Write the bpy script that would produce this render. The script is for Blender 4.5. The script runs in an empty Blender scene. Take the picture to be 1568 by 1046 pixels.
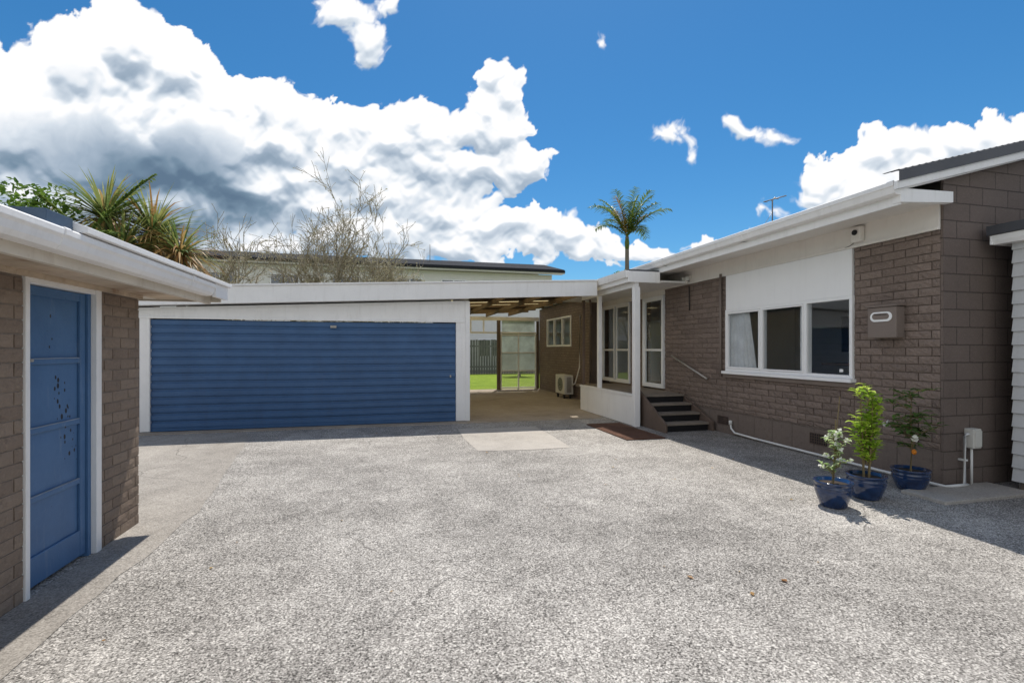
import bpy, math, random, bmesh
import numpy as np
from mathutils import Vector, Matrix, Quaternion
random.seed(11)
sc=bpy.context.scene
sc.view_settings.view_transform='Standard'; sc.view_settings.look='None'; sc.view_settings.exposure=0
H=1.55; F=740.0; TH=math.radians(14)
# ------------------------------------------------------------ helpers
def link(o,parent=None):
    sc.collection.objects.link(o)
    if parent: o.parent=parent
    return o
def empty(name):
    return link(bpy.data.objects.new(name,None))
def mesh(name,verts,faces,mat,parent=None,smooth=False,bevel=0,fix=True):
    me=bpy.data.meshes.new(name)
    me.from_pydata([tuple(v) for v in verts],[],faces)
    if fix:
        bm=bmesh.new(); bm.from_mesh(me); bmesh.ops.recalc_face_normals(bm,faces=bm.faces); bm.to_mesh(me); bm.free()
    me.materials.append(mat)
    if smooth:
        for p in me.polygons: p.use_smooth=True
    o=link(bpy.data.objects.new(name,me),parent)
    if bevel>0:
        b=o.modifiers.new('bevel','BEVEL'); b.width=bevel; b.segments=2; b.limit_method='ANGLE'
    return o
def box(name,p,x0,x1,y0,y1,z0,z1,mat,bevel=0):
    v=[(x,y,z) for x in (x0,x1) for y in (y0,y1) for z in (z0,z1)]
    f=[(0,1,3,2),(4,6,7,5),(0,4,5,1),(2,3,7,6),(0,2,6,4),(1,5,7,3)]
    return mesh(name,v,f,mat,p,bevel=bevel)
def pane(p,x,y0,y1,z0,z1):
    return mesh('glass_pane',[(x,y0,z0),(x,y1,z0),(x,y1,z1),(x,y0,z1)],[(0,3,2,1)],M['glass'],p,fix=False)
def prism(name,p,pts,axis,a0,a1,mat,bevel=0,smooth=False):
    n=len(pts); v=[]
    for a in (a0,a1):
        for (u,w) in pts:
            v.append((u,a,w) if axis=='Y' else (a,u,w) if axis=='X' else (u,w,a))
    f=[tuple(range(n)),tuple(range(n,2*n))]+[(i,(i+1)%n,n+(i+1)%n,n+i) for i in range(n)]
    return mesh(name,v,f,mat,p,bevel=bevel,smooth=smooth)
def tube_geo(V,Fc,pts,rads,k=6):
    pts=[Vector(q) for q in pts]; base=len(V); n=len(pts)
    for i,q in enumerate(pts):
        d=(pts[min(i+1,n-1)]-pts[max(i-1,0)]).normalized()
        a=d.cross(Vector((0,0,1)))
        if a.length<.05: a=d.cross(Vector((1,0,0)))
        a.normalize(); b=d.cross(a)
        for j in range(k):
            t=2*math.pi*j/k
            V.append(q+(a*math.cos(t)+b*math.sin(t))*rads[i])
    for i in range(n-1):
        for j in range(k):
            Fc.append((base+i*k+j,base+i*k+(j+1)%k,base+(i+1)*k+(j+1)%k,base+(i+1)*k+j))
    Fc.append(tuple(base+j for j in range(k))); Fc.append(tuple(base+(n-1)*k+j for j in range(k)))
def tube(name,p,pts,r,mat,k=8):
    V=[];Fc=[]; tube_geo(V,Fc,pts,[r]*len(pts) if not isinstance(r,list) else r,k)
    return mesh(name,V,Fc,mat,p,smooth=True)
def lathe(name,p,cx,cy,prof,mat,k=32):
    V=[];Fc=[]
    for (r,z) in prof:
        for j in range(k):
            t=2*math.pi*j/k; V.append((cx+r*math.cos(t),cy+r*math.sin(t),z))
    for i in range(len(prof)-1):
        for j in range(k):
            Fc.append((i*k+j,i*k+(j+1)%k,(i+1)*k+(j+1)%k,(i+1)*k+j))
    Fc.append(tuple(range(k))); Fc.append(tuple((len(prof)-1)*k+j for j in range(k)))
    return mesh(name,V,Fc,mat,p,smooth=True)
def brickwork(name,par,X,sg,y0,y1,z0,z1,bw,bh,j,dep,ro,nx,nz,mat):
    # individual bricks standing proud of the mortar plane X, facing sg*X
    V=[];Fc=[]
    r0=int(math.floor(z0/bh)); r1=int(math.ceil(z1/bh))
    for r in range(r0,r1):
        a0=max(z0,r*bh+j/2); a1=min(z1,(r+1)*bh-j/2)
        if a1-a0<.012: continue
        off=(r%2)*bw/2
        c0=int(math.floor((y0-off)/bw)); c1=int(math.ceil((y1-off)/bw))
        for c in range(c0,c1):
            b0=max(y0,c*bw+off+j/2+random.uniform(-.002,.002)); b1=min(y1,(c+1)*bw+off-j/2+random.uniform(-.002,.002))
            if b1-b0<.02: continue
            d0=dep+random.uniform(-.25,.25)*ro; base=len(V)
            for iz in range(nz+1):
                for iy in range(nx+1):
                    e=iz in(0,nz) or iy in(0,nx)
                    d=d0-(.3*ro+.001 if e else 0)+random.uniform(-.5,.5)*ro*(.5 if e else 1)
                    d=max(.002,d)
                    jy=0 if iy in(0,nx) else random.uniform(-.15,.15)*(b1-b0)/nx
                    V.append((X+sg*d,b0+(b1-b0)*iy/nx+jy,a0+(a1-a0)*iz/nz))
            w=nx+1
            for iz in range(nz):
                for iy in range(nx):
                    q=base+iz*w+iy; Fc.append((q,q+1,q+w+1,q+w))
            ring=[(0,i) for i in range(nx+1)]+[(i,nx) for i in range(1,nz+1)]+[(nz,i) for i in range(nx-1,-1,-1)]+[(i,0) for i in range(nz-1,0,-1)]
            s=len(V)
            for (iz,iy) in ring:
                v=V[base+iz*w+iy]; V.append((X-sg*.002,v[1],v[2]))
            m=len(ring)
            for i in range(m):
                p=base+ring[i][0]*w+ring[i][1]; q=base+ring[(i+1)%m][0]*w+ring[(i+1)%m][1]
                Fc.append((p,q,s+(i+1)%m,s+i))
    return mesh(name,V,Fc,mat,par,fix=True)
# ------------------------------------------------------------ material helpers
class NT:
    def __init__(s,name):
        s.m=bpy.data.materials.new(name); s.m.use_nodes=True; s.t=s.m.node_tree; s.n=s.t.nodes; s.n.clear()
        s.out=s.n.new('ShaderNodeOutputMaterial')
        s.co=s.n.new('ShaderNodeTexCoord').outputs['Object']
    def L(s,a,b): s.t.links.new(a,b)
    def set(s,sock,v):
        if hasattr(v,'node'): s.L(v,sock)
        else: sock.default_value=v
    def math(s,op,a,b=0.0,c=None,clamp=False):
        n=s.n.new('ShaderNodeMath'); n.operation=op; n.use_clamp=clamp
        s.set(n.inputs[0],a); s.set(n.inputs[1],b)
        if c is not None: s.set(n.inputs[2],c)
        return n.outputs[0]
    def noise(s,scale,detail=4,rough=.55,vec=None,dist=0):
        n=s.n.new('ShaderNodeTexNoise'); s.L(vec or s.co,n.inputs['Vector']); n.inputs['Scale'].default_value=scale
        n.inputs['Detail'].default_value=detail; n.inputs['Roughness'].default_value=rough; n.inputs['Distortion'].default_value=dist
        return n.outputs['Fac']
    def mapv(s,scale=(1,1,1),loc=(0,0,0)):
        n=s.n.new('ShaderNodeMapping'); s.L(s.co,n.inputs['Vector']); n.inputs['Scale'].default_value=scale; n.inputs['Location'].default_value=loc
        return n.outputs[0]
    def rng(s,v,a,b,c=0.,d=1.):
        n=s.n.new('ShaderNodeMapRange'); s.L(v,n.inputs[0])
        for i,x in enumerate((a,b,c,d)): n.inputs[i+1].default_value=x
        return n.outputs[0]
    def mix(s,f,a,b,mode='MIX'):
        n=s.n.new('ShaderNodeMix'); n.data_type='RGBA'; n.blend_type=mode
        s.set(n.inputs[0],f)
        for i,x in ((6,a),(7,b)):
            if hasattr(x,'node'): s.L(x,n.inputs[i])
            else: n.inputs[i].default_value=(x[0],x[1],x[2],1)
        return n.outputs[2]
    def bump(s,h,strength=.5,dist=.01):
        n=s.n.new('ShaderNodeBump'); s.L(h,n.inputs['Height']); n.inputs['Strength'].default_value=strength; n.inputs['Distance'].default_value=dist
        return n.outputs[0]
    def bsdf(s,col,rough=.6,metal=0,normal=None,spec=.5,coat=0):
        n=s.n.new('ShaderNodeBsdfPrincipled')
        if hasattr(col,'node'): s.L(col,n.inputs['Base Color'])
        else: n.inputs['Base Color'].default_value=(*col,1)
        s.set(n.inputs['Roughness'],rough); n.inputs['Metallic'].default_value=metal
        n.inputs['Specular IOR Level'].default_value=spec; n.inputs['Coat Weight'].default_value=coat
        if normal: s.L(normal,n.inputs['Normal'])
        s.L(n.outputs[0],s.out.inputs[0]); return n
def paint(name,col,rough=.5,var=.12,dirt=.25,dirtcol=(.12,.10,.08),bump=.15,bs=60,metal=0,spec=.4,streak=True):
    k=NT(name)
    n1=k.noise(2.2,4,.65); n2=k.noise(30,3,.6)
    c=k.mix(k.rng(n1,.35,.7),tuple(x*(1-var) for x in col),col)
    vs=k.mapv((9,9,1.2)) if streak else k.mapv((3,3,3))
    d=k.math('MULTIPLY',k.rng(k.noise(1,5,.7,vs),.52,.8),dirt)
    d2=k.math('MULTIPLY',k.rng(n2,.6,.8),dirt*.5)
    c=k.mix(k.math('MAXIMUM',d,d2),c,dirtcol)
    k.bsdf(c,rough,metal,k.bump(k.noise(bs,2,.6),bump,.004),spec)
    return k.m
def brickface(name,c1,c2,hi,dark,hf=.35,rb=.8):
    k=NT(name); g=k.n.new('ShaderNodeNewGeometry')
    c=k.mix(g.outputs['Random Per Island'],c1,c2)
    n1=k.noise(1.2,4,.65); n2=k.noise(48,3,.7); n3=k.noise(18,3,.65)
    c=k.mix(k.rng(n1,.35,.75,0,.25),c,dark)
    c=k.mix(k.rng(n2,.52,.8,0,hf),c,hi)
    c=k.mix(k.rng(n3,.30,.45,.35,0),c,dark)
    k.bsdf(c,.85,0,k.bump(k.math('ADD',n2,n3),rb,.008),.3); return k.m
def brick(name,w,h,mo,c1,c2,cm,rb=.5,bigb=1.0,rough=.85,jd=.5,bd=.012,blot=.45):
    k=NT(name)
    g=k.n.new('ShaderNodeNewGeometry'); sn=k.n.new('ShaderNodeSeparateXYZ'); k.L(g.outputs['True Normal'],sn.inputs[0])
    sp=k.n.new('ShaderNodeSeparateXYZ'); k.L(k.co,sp.inputs[0])
    ax=k.math('GREATER_THAN',k.math('ABSOLUTE',sn.outputs[0]),.5)
    u=k.math('ADD',k.math('MULTIPLY',sp.outputs[1],ax),k.math('MULTIPLY',sp.outputs[0],k.math('SUBTRACT',1.,ax)))
    cb=k.n.new('ShaderNodeCombineXYZ')
    wob=k.math('MULTIPLY',k.math('SUBTRACT',k.noise(14,2,.6),.5),.008)
    k.L(k.math('ADD',u,wob),cb.inputs[0]); k.L(k.math('ADD',sp.outputs[2],wob),cb.inputs[1])
    b=k.n.new('ShaderNodeTexBrick'); k.L(cb.outputs[0],b.inputs['Vector'])
    b.inputs['Scale'].default_value=1; b.inputs['Brick Width'].default_value=w; b.inputs['Row Height'].default_value=h
    b.inputs['Mortar Size'].default_value=mo; b.inputs['Mortar Smooth'].default_value=.35; b.inputs['Bias'].default_value=0
    b.inputs['Color1'].default_value=(*c1,1); b.inputs['Color2'].default_value=(*c2,1); b.inputs['Mortar'].default_value=(*cm,1)
    n1=k.noise(1.3,4,.65); n2=k.noise(45,3,.7); n3=k.noise(16,3,.65)
    c=k.mix(k.rng(n1,.3,.75,.0,.35),b.outputs['Color'],tuple(x*.55 for x in c1))
    c=k.mix(k.rng(n2,.5,.85,0,.4),c,tuple(min(1,x*1.6) for x in c2))
    c=k.mix(k.rng(n3,.30,.47,blot,0),c,tuple(x*.35 for x in c1))
    h1=k.math('MULTIPLY',k.math('SUBTRACT',1.,b.outputs['Fac']),jd)
    hh=k.math('ADD',h1,k.math('ADD',k.math('MULTIPLY',n3,bigb),k.math('MULTIPLY',n2,rb)))
    k.bsdf(c,rough,0,k.bump(hh,1.0,bd),.3)
    return k.m
# ------------------------------------------------------------ materials
M={}
M['white']=paint('white_paint',(.87,.86,.85),.45,.06,.22,(.34,.31,.27))
M['white_clean']=paint('white_aluminium',(.87,.87,.87),.35,.03,.05)
M['cream']=paint('cream_paint',(.82,.78,.73),.6,.08,.15,(.3,.26,.2))
M['shedcream']=paint('weathered_cream_paint',(.68,.62,.53),.6,.15,.35,(.25,.14,.07))
M['soffit']=paint('peeling_soffit',(.64,.52,.39),.8,.35,1.0,(.20,.085,.035),.6,40,streak=False)
M['blue']=paint('blue_garage_paint',(.052,.125,.265),.45,.18,.25,(.06,.08,.12),.1,20)
M['darkmetal']=paint('dark_roofing',(.075,.078,.09),.5,.2,.2)
M['tileroof']=paint('charcoal_roof',(.035,.037,.043),.9,.2,.2,spec=.1)
M['bluegrey']=paint('blue_flashing',(.06,.10,.16),.5,.2,.2)
M['brownwood']=paint('brown_timber',(.16,.115,.09),.7,.3,.4,(.05,.04,.03),.5,40)
M['tread']=paint('worn_timber_tread',(.27,.23,.19),.8,.3,.4,(.08,.07,.06),.5,40)
M['raftwood']=paint('rafter_timber',(.17,.115,.07),.8,.3,.4,(.06,.04,.02))
M['floorwood']=paint('floor_boards',(.36,.25,.15),.6,.2,.2)
M['taupe']=paint('taupe_paint',(.215,.172,.148),.6,.12,.2,(.09,.08,.07))
M['black']=paint('black_plastic',(.015,.015,.017),.4,.1,.0)
M['greyplastic']=paint('grey_plastic',(.66,.65,.60),.5,.08,.1)
M['pvc']=paint('white_pvc_pipe',(.78,.78,.76),.35,.08,.25)
M['steel']=paint('steel',(.45,.43,.40),.45,.2,.3,metal=.6)
M['oldfence']=paint('weathered_fence',(.20,.195,.18),.9,.3,.6,(.05,.055,.05),.5,30)
M['wallin']=paint('interior_wall',(.66,.68,.70),.8,.05,.0)
M['farwall']=paint('pale_render',(.80,.79,.76),.8,.06,.1)
M['mat']=paint('brown_door_mat',(.17,.085,.055),.95,.4,.6,(.06,.04,.03),1,90,streak=False)
M['trunk']=paint('palm_trunk',(.24,.21,.16),.9,.3,.5)
M['vent']=paint('terracotta_vent',(.12,.085,.07),.9,.3,.5)
M['bricksplit']=brickface('split_face_brick',(.180,.138,.116),(.245,.190,.160),(.40,.325,.28),(.075,.057,.048),.40,1.0)
M['mortar']=paint('painted_mortar',(.145,.112,.094),.9,.15,.2,(.07,.055,.045))
M['brickshed']=brickface('painted_shed_brick',(.205,.155,.120),(.265,.205,.158),(.42,.35,.28),(.10,.072,.055),.30,.6)
M['mortarshed']=paint('shed_mortar',(.30,.245,.20),.9,.2,.3,(.12,.09,.07))
M['brickplain']=brick('painted_brick',.235,.0865,.009,(.21,.162,.135),(.255,.20,.165),(.14,.11,.09),.5,.9)
M['block']=brick('painted_concrete_block',.40,.20,.007,(.155,.122,.106),(.170,.135,.118),(.085,.067,.058),.3,.25,blot=.10)
M['found']=brick('painted_foundation_block',.40,.40,.006,(.180,.142,.122),(.19,.152,.130),(.13,.105,.09),.3,.35,blot=.25)

def glass():
    k=NT('window_glass')
    lw=k.n.new('ShaderNodeLayerWeight'); lw.inputs[0].default_value=.5
    f=k.math('ADD',k.math('MULTIPLY',k.math('POWER',lw.outputs['Facing'],4.),.85),.07,clamp=True)
    t=k.n.new('ShaderNodeBsdfTransparent'); t.inputs[0].default_value=(.90,.93,.94,1)
    g=k.n.new('ShaderNodeBsdfGlossy'); g.inputs['Roughness'].default_value=.0; g.inputs[0].default_value=(.95,.97,1,1)
    m=k.n.new('ShaderNodeMixShader'); k.L(f,m.inputs[0]); k.L(t.outputs[0],m.inputs[1]); k.L(g.outputs[0],m.inputs[2]); k.L(m.outputs[0],k.out.inputs[0])
    return k.m
M['glass']=glass()
def translucent(name,col,tr=.6):
    k=NT(name)
    c=k.mix(k.rng(k.noise(3,3,.7),.3,.75),tuple(x*.7 for x in col),col)
    a=k.n.new('ShaderNodeBsdfDiffuse'); b=k.n.new('ShaderNodeBsdfTranslucent'); k.L(c,a.inputs[0]); k.L(c,b.inputs[0])
    m=k.n.new('ShaderNodeMixShader'); m.inputs[0].default_value=tr; k.L(a.outputs[0],m.inputs[1]); k.L(b.outputs[0],m.inputs[2]); k.L(m.outputs[0],k.out.inputs[0])
    return k.m
M['poly']=translucent('yellowed_roof_sheet',(.93,.77,.42),.6)
M['polyclear']=translucent('frosted_screen',(.74,.78,.76),.6)
M['curtain']=translucent('curtain_fabric',(.93,.94,.96),.25)
def leafmat(name,c1,c2,tr=.35,rough=.45):
    k=NT(name)
    g=k.n.new('ShaderNodeNewGeometry')
    c=k.mix(g.outputs['Random Per Island'],c1,c2)
    b=k.bsdf(c,rough,0,None,.4)
    t=k.n.new('ShaderNodeBsdfTranslucent'); k.L(c,t.inputs[0])
    m=k.n.new('ShaderNodeMixShader'); m.inputs[0].default_value=tr
    k.L(b.outputs[0],m.inputs[1]); k.L(t.outputs[0],m.inputs[2]); k.L(m.outputs[0],k.out.inputs[0])
    return k.m
M['leafpalm']=leafmat('palm_leaf',(.07,.13,.025),(.22,.30,.06))
M['leafyucca']=leafmat('yucca_leaf',(.11,.20,.06),(.42,.42,.14))
M['leafdry']=leafmat('dry_leaf',(.32,.15,.05),(.55,.38,.15))
M['leafgreen']=leafmat('broad_leaf',(.06,.14,.02),(.20,.32,.05))
M['leaflime']=leafmat('lime_leaf',(.32,.54,.05),(.64,.76,.12),.45)
M['leafdark']=leafmat('dark_leaf',(.05,.12,.025),(.17,.28,.06),.45)
M['leafpale']=leafmat('pale_leaf',(.25,.40,.12),(.50,.60,.28))
M['flower']=leafmat('white_petal',(.90,.90,.84),(.95,.95,.90))
M['orange']=leafmat('orange_fruit',(.8,.25,.02),(.85,.35,.04))
M['twig']=leafmat('pale_twig',(.26,.22,.15),(.54,.48,.36),.1,.9)
M['twigleaf']=leafmat('sparse_olive_leaf',(.32,.30,.15),(.55,.50,.30))
M['stem']=leafmat('plant_stem',(.16,.12,.06),(.22,.17,.08),.0,.8)

def agg(name,con,base,mid,hi,dark,stain,cracks=True):
    k=NT(name)
    n1=k.noise(.45,5,.62); n2=k.noise(3.0,5,.68); n3=k.noise(75,3,.7); n5=k.noise(18,4,.75)
    v=k.n.new('ShaderNodeTexVoronoi'); k.L(k.co,v.inputs['Vector']); v.inputs['Scale'].default_value=120
    sc_=k.n.new('ShaderNodeSeparateColor'); k.L(v.outputs['Color'],sc_.inputs[0])
    s=k.math('MULTIPLY',k.math('SUBTRACT',n1,.5),.85)
    s=k.math('ADD',s,k.math('MULTIPLY',k.math('SUBTRACT',n2,.5),.55))
    s=k.math('ADD',s,k.math('MULTIPLY',k.math('SUBTRACT',n5,.5),.75*con))
    s=k.math('ADD',s,k.math('MULTIPLY',k.math('SUBTRACT',n3,.5),1.8*con))
    s=k.math('ADD',s,k.math('MULTIPLY',k.math('SUBTRACT',sc_.outputs[0],.5),.80*con))
    s=k.math('ADD',s,.5,clamp=True)
    r=k.n.new('ShaderNodeValToRGB'); k.L(s,r.inputs[0])
    e=r.color_ramp.elements; e[0].position=0; e[0].color=(*dark,1); e[1].position=1; e[1].color=(*hi,1)
    m=e.new(.36); m.color=(*base,1); m=e.new(.70); m.color=(*mid,1)
    c=r.outputs[0]
    st=k.rng(k.noise(.7,6,.72,k.mapv((1,.5,1),(3,7,0))),.50,.75,0,stain)
    c=k.mix(st,c,(.15,.140,.128))
    if cracks:
        vv=k.n.new('ShaderNodeTexVoronoi'); vv.feature='DISTANCE_TO_EDGE'; vv.inputs['Scale'].default_value=.21
        nn=k.n.new('ShaderNodeTexNoise'); k.L(k.co,nn.inputs['Vector']); nn.inputs['Scale'].default_value=1.2; nn.inputs['Detail'].default_value=6
        vm=k.n.new('ShaderNodeVectorMath'); vm.operation='MULTIPLY_ADD'; k.L(nn.outputs['Color'],vm.inputs[0]); vm.inputs[1].default_value=(.5,.5,.5); k.L(k.co,vm.inputs[2])
        k.L(vm.outputs[0],vv.inputs['Vector'])
        cr=k.math('MULTIPLY',k.rng(vv.outputs['Distance'],.0002,.0018,1,0),k.rng(n1,.44,.56,0,.6))
        c=k.mix(cr,c,(.07,.065,.06))
    hh=k.math('ADD',n3,k.math('MULTIPLY',sc_.outputs[0],.3))
    k.bsdf(c,.9,0,k.bump(hh,.5,.007),.25)
    return k.m
M['drive']=agg('exposed_aggregate_paving',.95,(.235,.220,.202),(.395,.373,.345),(.70,.665,.615),(.05,.046,.042),.32)
M['slab']=agg('smooth_concrete',.50,(.26,.238,.212),(.39,.36,.322),(.54,.50,.45),(.09,.08,.07),.30)
M['patch']=agg('patch_concrete',.4,(.38,.35,.315),(.49,.455,.41),(.60,.56,.51),(.20,.18,.16),.12,False)
M['padslab']=agg('carport_concrete',.35,(.30,.25,.20),(.42,.36,.29),(.5,.43,.35),(.12,.10,.08),.2,False)
def grass():
    k=NT('lawn_grass')
    c=k.mix(k.rng(k.noise(1.5,4,.7),.3,.7),(.16,.25,.02),(.30,.40,.04))
    c=k.mix(k.rng(k.noise(60,3,.7),.45,.7,0,.5),c,(.08,.14,.01))
    k.bsdf(c,.9,0,k.bump(k.noise(80,2,.8),1,.03),.2); return k.m
M['grass']=grass()
def dryg():
    k=NT('dry_ground')
    c=k.mix(k.rng(k.noise(.4,5,.7),.35,.65),(.13,.125,.08),(.24,.215,.15))
    k.bsdf(c,.95,0,None,.2); return k.m
M['dryg']=dryg()
def hillm():
    k=NT('hill_bush'); c=k.mix(k.rng(k.noise(.08,6,.8),.35,.65),(.03,.05,.02),(.09,.13,.05)); k.bsdf(c,1); return k.m
M['hill']=hillm()
def doorm():
    k=NT('flaking_blue_door')
    c=k.mix(k.rng(k.noise(2.5,5,.7),.3,.7),(.055,.130,.265),(.078,.172,.335))
    sp=k.n.new('ShaderNodeSeparateXYZ'); k.L(k.co,sp.inputs[0])
    def band(y,z0,z1,wd,tilt):
        yc=k.math('ADD',y,k.math('MULTIPLY',k.math('SUBTRACT',z1,sp.outputs[2]),tilt))
        b=k.rng(k.math('ABSOLUTE',k.math('SUBTRACT',sp.outputs[1],yc)),wd*.3,wd,1,0)
        z=k.math('MULTIPLY',k.rng(sp.outputs[2],z0,z0+.08,0,1),k.rng(sp.outputs[2],z1-.08,z1,1,0))
        return k.math('MULTIPLY',b,z)
    m1=k.math('MAXIMUM',band(3.93,1.48,1.84,.035,.0),band(3.99,.72,1.42,.11,.25))
    vo=k.n.new('ShaderNodeTexVoronoi'); vo.inputs['Scale'].default_value=34; k.L(k.mapv((1,1,.62)),vo.inputs['Vector'])
    vc=k.n.new('ShaderNodeSeparateColor'); k.L(vo.outputs['Color'],vc.inputs[0])
    rad=k.math('MULTIPLY',k.math('MULTIPLY',m1,k.math('POWER',vc.outputs[0],1.5)),.52)
    m=k.rng(k.math('SUBTRACT',rad,vo.outputs['Distance']),0,.03,0,1)
    fl2=k.rng(k.noise(26,3,.7),.74,.75,0,.8)
    m=k.math('MAXIMUM',m,fl2)
    c=k.mix(m,c,(.012,.012,.015))
    c=k.mix(k.rng(k.noise(1,5,.7,k.mapv((10,10,2))),.58,.8,0,.35),c,(.27,.33,.42))
    k.bsdf(c,.5,0,k.bump(k.math('SUBTRACT',k.noise(40,3,.7),m),.4,.004),.4); return k.m
M['bluedoor']=doorm()
M['worn']=paint('worn_rail_edge',(.35,.42,.52),.6,.4,.7,(.10,.19,.38),.2,60)
def glaze():
    k=NT('blue_glaze'); c=k.mix(k.rng(k.noise(12,3),.3,.7),(.005,.018,.062),(.012,.042,.13)); k.bsdf(c,.12,0,None,.6,.5); return k.m
M['glaze']=glaze()
M['soil']=paint('potting_soil',(.05,.035,.025),1,.3,.5,bump=1,bs=60)

# ------------------------------------------------------------ GROUND
def sheet(name,x0,x1,y0,y1,z,mat,parent=None):
    return mesh(name,[(x0,y0,z),(x1,y0,z),(x1,y1,z),(x0,y1,z)],[(0,1,2,3)],mat,parent)
sheet('ground',-900,900,-900,900,-.016,M['dryg'])
sheet('lawn',-4,12,18.3,29.99,-.008,M['grass'])
sheet('driveway',-14,16,-12,10.32,0,M['drive'])
sheet('carport_floor',1.0,6.4,10.32,18.4,.004,M['padslab'])
random.seed(4)
edge=[(-1.80,-4),(-1.80,1),(-1.78,2.0),(-1.80,5.2),(-2.35,9.0),(-2.6,9.9)]
V=[(-2.19,-4,.004)]
for (a,b) in zip(edge[:-1],edge[1:]):
    for i in range(12):
        t=i/12; V.append((a[0]+(b[0]-a[0])*t+random.uniform(-.025,.025),a[1]+(b[1]-a[1])*t,.004))
V+=[(-2.6,9.95,.004),(-4.9,9.95,.004),(-4.9,5,.004),(-2.19,5,.004)]
mesh('concrete_strip',V,[tuple(range(len(V)))],M['slab'])
mesh('concrete_patch',[(1.28,7.25,.004),(2.1,7.16,.004),(2.75,7.18,.004),(2.80,8.4,.004),(2.78,9.3,.004),(2.0,9.28,.004),(1.25,9.4,.004),(1.22,8.3,.004)],[tuple(range(8))],M['patch'])
box('concrete_threshold',None,-4.6,4.6,10.05,10.32,-.02,.012,M['padslab'],.004)
box('concrete_pad',None,5.35,6.62,3.62,4.06,-.05,.035,M['patch'],.01)

# ------------------------------------------------------------ MAIN HOUSE
hs=empty('brick_house')
X=6.0
zs=.42
XB=6.012
box('wall_front',hs,XB,X+.2,4.115,5.16,zs,2.9,M['mortar'])
box('wall_under_window',hs,XB,X+.2,5.16,7.69,zs,1.10,M['mortar'])
box('wall_mid',hs,XB,X+.2,7.69,9.77,zs,2.9,M['mortar'])
random.seed(31)
for nm,(a,b,c,d) in {'bricks_front':(4.118,5.155,zs+.004,2.897),'bricks_under_window':(5.165,7.685,zs+.004,1.03),'bricks_mid':(7.695,9.765,zs+.004,2.897)}.items():
    brickwork(nm,hs,XB,-1,a,b,c,d,.29,.0982,.011,.016,.014,6,3,M['bricksplit'])
box('foundation',hs,X+.006,X+.2,4.115,18.2,0,zs-.002,M['found'])
rz=lambda x:3.33+.27*(x-5.2)
prism('gable_block_wall',hs,[(6.0,0),(13,0),(13,rz(8.0)-.03),(10.5,rz(10.5)-.03),(6.0,rz(6.0)-.03)],'Y',4.085,4.113,M['block'])
prism('barge_soffit',hs,[(5.3,rz(5.3)-.10),(10.5,rz(10.5)-.09),(10.5,rz(10.5)-.07),(5.3,rz(5.3)-.08)],'Y',4.001,4.084,M['white'])
box('frieze',hs,X-.018,X+.2,4.115,9.77,2.902,3.19,M['cream'],.003)
box('frieze_batten',hs,X-.035,X-.0185,4.12,9.77,2.9,2.935,M['cream'],.003)
prism('soffit',hs,[(5.31,3.11),(6.0,3.185),(6.0,3.21),(5.31,3.135)],'Y',4.03,18.2,M['cream'])
box('fascia',hs,5.28,5.31,4.02,18.2,3.10,3.33,M['white'],.003)
prof=[(5.28,3.20),(5.22,3.20),(5.195,3.215),(5.185,3.25),(5.175,3.28),(5.165,3.29),(5.165,3.335),(5.175,3.345),(5.19,3.335),(5.28,3.31)]
prism('gutter',hs,prof,'Y',4.0,18.2,M['white'],.002)
for yy in (6.3,8.5): prism('gutter_joint',hs,[(a-.004 if a<5.27 else a,b) for a,b in prof],'Y',yy,yy+.06,M['white'])
prism('eave_return',hs,[(5.27,3.12),(6.02,3.17),(6.02,3.29),(5.27,3.27)],'Y',3.998,4.082,M['white'],.003)
rs=lambda x:3.31+.255*(x-5.27)
prism('roof_sheet',hs,[(5.27,3.29),(10.5,rs(10.5)-.02),(15.8,3.29),(15.8,3.31),(10.5,rs(10.5)),(5.27,3.31)],'Y',4.114,18.4,M['darkmetal'])
prism('white_barge',hs,[(5.17,3.24),(10.5,rz(10.5)-.10),(10.5,rz(10.5)-.01),(5.17,3.325)],'Y',3.96,3.996,M['white'],.003)
V=[];Fc=[]
N=110
for i in range(N+1):
    x=5.17+(8.6-5.17)*i/N; w=.006*math.cos(i*math.pi/1.5)
    V+=[(x,3.94,rz(x)-.005),(x,3.94,rz(x)+.115+w),(x,4.12,rz(x)+.125+w)]
for i in range(N): Fc+=[(3*i,3*i+3,3*i+4,3*i+1),(3*i+1,3*i+4,3*i+5,3*i+2)]
mesh('roof_barge_cap',V,Fc,M['darkmetal'],hs)
box('back_wall',hs,14.8,15.0,4.3,18.2,0,3.2,M['block'])
box('end_wall',hs,5.8,15,18.22,18.4,0,3.2,M['block'])
wx0,wx1=5.965,6.06
y0,y1,z0,z1=5.16,7.69,1.155,2.27
box('panel_above_window',hs,5.972,6.1,y0+.01,y1-.01,z1+.002,2.898,M['white_clean'],.003)
def frame(par,x0,x1,y0,y1,z0,z1,w,mat):
    box('frame_bottom',par,x0,x1,y0,y1,z0,z0+w,mat,.003)
    box('frame_top',par,x0,x1,y0,y1,z1-w,z1,mat,.003)
    box('frame_side',par,x0,x1,y0,y0+w,z0+w,z1-w,mat,.003)
    box('frame_side',par,x0,x1,y1-w,y1,z0+w,z1-w,mat,.003)
frame(hs,wx0,wx1,y0,y1,z0,z1,.045,M['white_clean'])
box('mullion',hs,wx0-.002,wx1,5.89,5.945,z0+.045,z1-.045,M['white_clean'],.003)
box('mullion',hs,wx0-.002,wx1,6.78,6.82,z0+.045,z1-.045,M['white_clean'],.003)
frame(hs,wx0-.012,wx0+.03,6.822,7.64,z0+.05,z1-.05,.03,M['white_clean'])
frame(hs,wx0-.012,wx0+.03,5.947,6.778,z0+.05,z1-.05,.022,M['white_clean'])
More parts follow.
